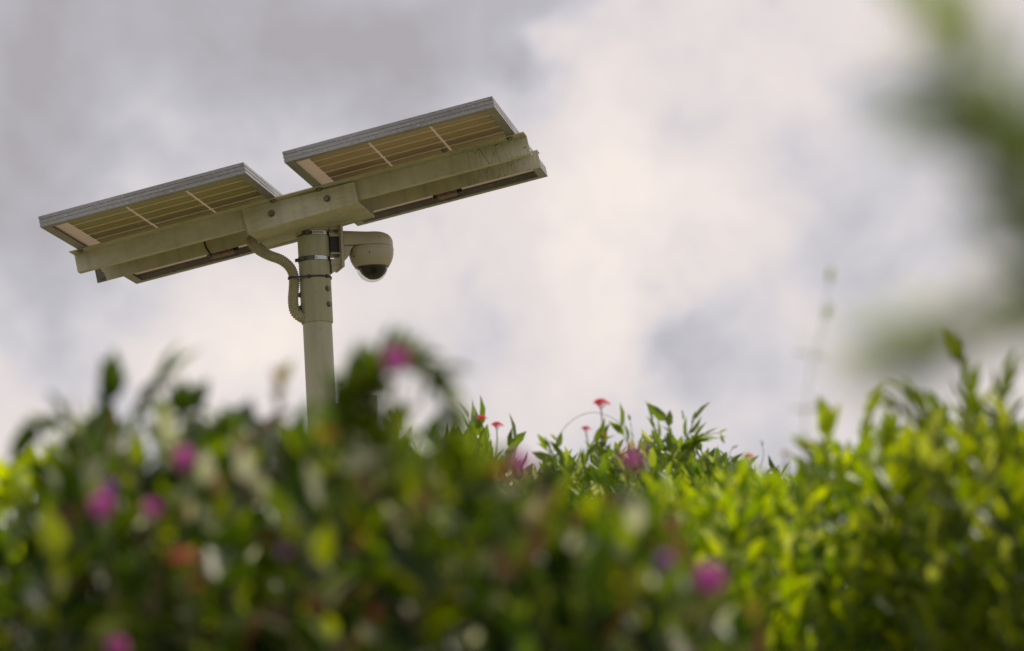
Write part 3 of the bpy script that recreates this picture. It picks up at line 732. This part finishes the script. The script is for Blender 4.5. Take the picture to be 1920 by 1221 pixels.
for px, py, tt, l, d in ((385, 905, .97, .036, (.1, -.3, 1)), (215, 850, .96, .024, (.2, 0, 1)), (478, 885, .97, .036, (.3, -.1, -1)), (592, 915, .97, .032, (-.3, 0, 1)), (165, 1195, .72, .055, (1, -.2, .3)), (410, 1185, .62, .05, (1, 0, .5))):  # the palest leaves stand in for highlights, brightness put into their tint
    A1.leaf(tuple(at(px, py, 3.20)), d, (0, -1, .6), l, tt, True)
A1.finish(110)

# near centre shrub with the arched shoot in front of the pole's right side
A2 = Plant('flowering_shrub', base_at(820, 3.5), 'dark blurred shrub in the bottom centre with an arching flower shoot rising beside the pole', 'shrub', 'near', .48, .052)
A2.fill([(560, 800), (620, 800), (680, 815), (740, 822), (800, 818), (870, 826), (940, 852), (1010, 900), (1080, 915), (1160, 905), (1240, 980), (1310, 1060), (1400, 1150)], 3.15, 4.0, .059, 27, front=.07, jag=.06)
Y = 3.1
A2.shoot([at(700, 900, Y), at(690, 780, Y), at(700, 700, Y), at(745, 660, Y)], 22, .25, .8, lmul=.72, force=True, tint=.55)
A2.shoot([at(720, 700, Y), at(775, 665, Y), at(825, 705, Y), at(855, 790, Y), at(872, 860, Y)], 30, .0, .6, lmul=.72, force=True, tint=.5)
A2.shoot([at(640, 860, Y), at(640, 790, Y), at(665, 700, Y)], 14, .2, .8, lmul=.9, force=True, tint=.45)
A2.shoot([at(720, 900, Y), at(700, 830, Y), at(690, 760, Y)], 9, .1, .9, lmul=.8, force=True, tint=.5)
for p, n_ in (([(640, 880), (650, 820), (648, 765)], 8), ([(690, 880), (700, 820), (712, 770)], 8), ([(670, 880), (672, 830), (668, 790)], 10), ([(720, 860), (735, 800), (728, 740)], 8), ([(800, 880), (830, 850), (850, 780)], 12), ([(690, 760), (710, 700), (740, 680)], 12), ([(760, 690), (790, 680), (820, 720)], 12), ([(660, 800), (655, 740), (680, 690)], 10), ([(870, 930), (872, 880), (866, 835)], 12), ([(900, 930), (905, 890), (925, 850)], 12)):
    A2.shoot([at(a, b_, Y) for a, b_ in p], n_, .1, .9, lmul=.68, force=True, tint=.68)
A2.flower(742, 676, 2.9, 'globe', .0135, PINK, .1); A2.flower(668, 700, 3.1, 'globe', .008, PURP, .1)
A2.flower(975, 868, 3.1, 'globe', .012, PINK, .2); A2.flower(610, 815, 3.0, 'cluster', .015, ORNG, .12, label='orange bloom before the pole'); A2.flower(935, 885, 3.0, 'cluster', .016, ORNG, .15, label='orange bloom')
A2.flower(1185, 862, 3.1, 'globe', .012, PINK, .25); A2.flower(1246, 1055, 3.08, 'globe', .0105, PURP, .2); A2.flower(1330, 1086, 3.08, 'globe', .0165, PINK, .25, label='largest magenta globe flower')
A2.flower(700, 1150, 3.0, 'cluster', .012, CORAL, .15); A2.flower(518, 700, 3.1, 'cluster', .010, CORAL, .2)
for px, py, tt, l, d in ((1190, 995, 1, .036, (.15, -.2, 1)), (1070, 1030, 1, .020, (.4, -.2, 1)), (640, 880, .99, .05, (1, 0, .4)), (930, 925, .97, .03, (1, 0, .3)), (460, 900, 1, .036, (0, -.2, 1)), (720, 905, .75, .04, (1, -.2, .6)), (800, 930, .7, .04, (.2, 0, 1))):  # leaves near full tint are painted gleams of light on the foliage
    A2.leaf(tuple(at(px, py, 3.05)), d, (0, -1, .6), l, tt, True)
A2.finish(110)

# bright shrub at the left edge, further back
A3 = Plant('leafy_shrub', base_at(0, 4.6), 'yellow green shrub at the left edge behind the dark flowering shrub', 'shrub', 'bright', .5, .06)
A3.fill([(-900, 890), (-100, 890), (15, 895), (60, 870), (120, 865), (170, 885), (260, 930), (420, 960)], 4.3, 5.2, .07, 24, front=.1, jag=.10)
Y = 4.45
for p in ([(60, 980), (70, 930), (95, 885)], [(90, 990), (95, 940), (60, 900)], [(20, 990), (5, 930), (0, 890)], [(110, 1000), (120, 940), (130, 900)]):
    A3.shoot([at(a, b_, Y) for a, b_ in p], 9, .2, .8, lmul=1.1, force=True, tint=.75)
A3.finish(60)

# sharper shrub in the middle distance with small red flowers
C1 = Plant('red_flowered_shrub', base_at(1150, 7.4), 'sharper light green shrub right of centre topped by small red flowers', 'shrub', 'mid', .38, .044)
C1.fill([(985, 905), (1030, 860), (1090, 850), (1180, 835), (1250, 822), (1330, 840), (1380, 865), (1440, 880), (1560, 905)], 7.0, 8.4, .058, 34, front=.08, jag=.04, tilt=.12)
Y = 7.2
for p in ([(1075, 905), (1055, 870), (1042, 820)], [(1080, 905), (1100, 860), (1120, 828)], [(1065, 900), (1040, 870), (1022, 835)], [(1130, 905), (1125, 860), (1133, 812)],
          [(1200, 900), (1185, 850), (1160, 795)], [(1240, 880), (1235, 830), (1220, 785)], [(1260, 880), (1262, 830), (1246, 780)], [(1270, 880), (1285, 830), (1305, 780)], [(1290, 880), (1290, 840), (1318, 820)], [(1240, 885), (1270, 850), (1300, 830)]):
    C1.shoot([at(a, b_, Y) for a, b_ in p], 6, .3, .55, r0=.002, r1=.001, lmul=1.15, force=True, tint=.5)
C1.shoot([at(1290, 850, Y), at(1320, 820, Y), at(1345, 812, Y), at(1358, 820, Y)], 3, .7, 1.0, r0=.0016, r1=.0008, lmul=.6, force=True, tint=.7)
for p in ([(1183, 880), (1186, 820), (1180, 780)], [(1283, 840), (1284, 800), (1278, 768)], [(1425, 880), (1432, 850), (1425, 825)], [(1370, 870), (1368, 850), (1378, 838)]):
    C1.shoot([at(a, b_, Y) for a, b_ in p], 2, .7, .5, r0=.0012, r1=.0006, lmul=.3, force=True, tint=.5)
C1.stem.tube(spline([at(1030, 860, Y), at(1060, 800, Y), at(1105, 774, Y), at(1150, 785, Y), at(1190, 820, Y)], 16), .0008, 5)
C1.flower(1126, 756, 7.0, 'cluster', .029, RED, .12, (-.05, 0, -1), 'tall red flower'); C1.flower(1098, 804, 7.0, 'cluster', .017, RED, .08); C1.flower(1133, 818, 7.1, 'cluster', .011, CORAL, .08)
C1.flower(1403, 856, 6.8, 'cluster', .019, RED, .08); C1.flower(1215, 838, 7.2, 'cluster', .012, PURP, .08)
C1.finish(100)
C2 = Plant('red_flowered_shrub', base_at(840, 7.8), 'small dark leaved shrub behind the arching shoot with tiny red blooms', 'shrub', 'mid', .44, .052)
C2.fill([(560, 930), (640, 870), (730, 835), (800, 830), (860, 812), (900, 820), (960, 850), (1010, 890)], 7.5, 8.4, .065, 28, front=.1, jag=.04, tilt=.1)
Y = 7.7
for p in ([(890, 880), (885, 830), (878, 770)], [(900, 870), (905, 830), (893, 775)], [(745, 870), (745, 830), (738, 780)], [(940, 880), (955, 850), (965, 822)], [(790, 880), (830, 860), (850, 810)]):
    C2.shoot([at(a, b_, Y) for a, b_ in p], 5, .3, .5, r0=.002, r1=.001, lmul=1.3, force=True, tint=.4)
C2.flower(902, 784, 7.5, 'cluster', .020, RED, .09); C2.flower(931, 797, 7.5, 'cluster', .023, RED, .09); C2.flower(710, 808, 7.5, 'cluster', .020, RED, .10); C2.flower(770, 828, 7.7, 'cluster', .010, CORAL, .09)
C2.finish(80)

# bright mass on the right
D1 = Plant('leafy_shrub', base_at(1560, 4.9), 'sunlit yellow green shrub filling the lower right', 'shrub', 'bright', .42, .042)
D1.fill([(1130, 990), (1220, 900), (1300, 895), (1380, 885), (1450, 880), (1500, 885), (1530, 845), (1570, 815), (1620, 815), (1680, 800), (1740, 790), (1800, 770), (1900, 770), (2100, 780), (2700, 800)], 4.6, 5.9, .050, 34, front=.14, jag=.07)
Y = 4.7
for p in ([(1560, 900), (1550, 850), (1555, 795)], [(1620, 900), (1628, 830), (1630, 762)], [(1535, 900), (1530, 860), (1510, 835)], [(1700, 900), (1690, 840), (1672, 790)], [(1660, 900), (1655, 850), (1665, 805)]):
    D1.shoot([at(a, b_, Y) for a, b_ in p], 7, .3, .4, r0=.002, r1=.001, lmul=1.1, force=True, tint=.7)
D1.leaf(tuple(at(1472, 862, Y)), (0, 0, -.6), (1, -.8, .2), .024, .02, True)
D1.flower(1511, 836, 4.7, 'cluster', .012, ORNG, .08); D1.flower(1472, 850, 4.8, 'cluster', .011, ORNG, .08)
D1.finish(120)
# darker clump at the far right
E1 = Plant('pointed_leaf_shrub', base_at(1840, 4.4), 'darker green shrub with upright pointed leaves at the right edge', 'shrub', 'dark', .30, .056)
E1.fill([(1640, 920), (1680, 840), (1730, 795), (1790, 750), (1850, 740), (1920, 745), (2060, 760), (2700, 800)], 4.2, 5.2, .058, 32, front=.14, jag=.09, tilt=.2)
Y = 4.3
for p in ([(1800, 830), (1812, 750), (1802, 665)], [(1760, 850), (1720, 790), (1680, 765)], [(1765, 840), (1735, 780), (1710, 738)], [(1860, 800), (1880, 750), (1900, 712)]):
    E1.shoot([at(a, b_, Y) for a, b_ in p], 8, .25, .35, r0=.0025, r1=.001, lmul=1.0, force=True, tint=.45)
E1.finish(110)

# faint tendril rising above the bright shrub
V1 = Plant('climbing_tendril', base_at(1515, 3.9), 'thin pale tendril standing against the sky right of centre', 'vine', 'mid', .34, .026)
Y = 3.9
q = [at(a, b_, Y) for a, b_ in ((1515, 880), (1512, 790), (1518, 700), (1540, 620), (1556, 520))]
V1.shoot([(q[0].x, Y, 0), (q[0].x - .02, Y, .5)] + q, 0, r0=.0012, r1=.0005, seg=6)
for a, b_, d in ((1512, 768, (-1, 0, .1)), (1514, 768, (1, 0, .1)), (1518, 665, (-1, .1, .3)), (1520, 668, (1, 0, -.1)), (1548, 598, (.4, 0, 1)), (1555, 530, (.2, 0, 1))):
    V1.leaf(tuple(at(a, b_, Y)), d, (0, -.6, 1), .024, .75, True)
V1.finish(4)

# very near sapling to the right whose twigs cross the top right corner
T1 = Plant('young_tree', (.62, 1.3, 0), 'heavily blurred young tree beside the camera, twigs hanging into the top right corner', 'tree', 'mid', .36, .046)
tb = Vector((.62, 1.3, 0))
tk = spline([tb, tb + Vector((.02, .02, .5)), tb + Vector((-.03, -.02, 1.0)), tb + Vector((.01, .0, 1.5)), tb + Vector((-.02, .02, 1.9))], 24)
MB().tube(tk, [.018 - .014 * i / 23 for i in range(24)], 10).build('trunk', TWIG, T1.root, None, True)
Y = 1.12
def tw(pts, n, **k): T1.shoot([at(a, b_, Y) if len(q_) == 0 else at(a, b_, q_[0]) for a, b_, *q_ in pts], n, **k)
tw([(3200, 700, 1.28), (2400, 560), (2040, 440), (1905, 330), (1850, 200), (1770, 60), (1680, -120)], 64, start=.42, spread=.75, r0=.006, r1=.002, force=True, tint=.75, seg=6, lmul=.66)
tw([(2060, 440), (1900, 320), (1800, 250), (1730, 200)], 14, start=.2, spread=.7, r0=.003, r1=.001, force=True, tint=.35, seg=6, lmul=.62)
tw([(3200, 900, 1.28), (2400, 720), (2100, 610), (1900, 590), (1790, 620), (1690, 655)], 68, start=.45, spread=.8, r0=.004, r1=.0015, force=True, tint=.75, seg=6, lmul=.64)
tw([(3200, 700, 1.28), (2500, 520), (2100, 400), (1980, 260), (1930, 120)], 16, start=.4, spread=.8, r0=.004, r1=.0015, force=True, tint=.5, seg=6, lmul=.65)
tw([(2300, 720), (2080, 600), (1960, 500), (1880, 420)], 30, start=.3, spread=.8, r0=.004, r1=.0015, force=True, tint=.5, seg=6, lmul=.65)
for i in range(46):                                          # rest of the crown, outside the frame
    h = .9 + 1.0 * rng.random(); k = int(min(23, h / 1.9 * 23)); p0 = tk[k]; a = (rng.random() - .5) * 3.6
    e = p0 + Vector((math.cos(a) * (.25 + .25 * rng.random()), math.sin(a) * (.25 + .25 * rng.random()), .1 + .15 * rng.random()))
    T1.shoot([p0, p0.lerp(e, .5) + Vector((0, 0, .04)), e], 14, .2, .8, r0=.004, r1=.0012)
T1.finish(20)
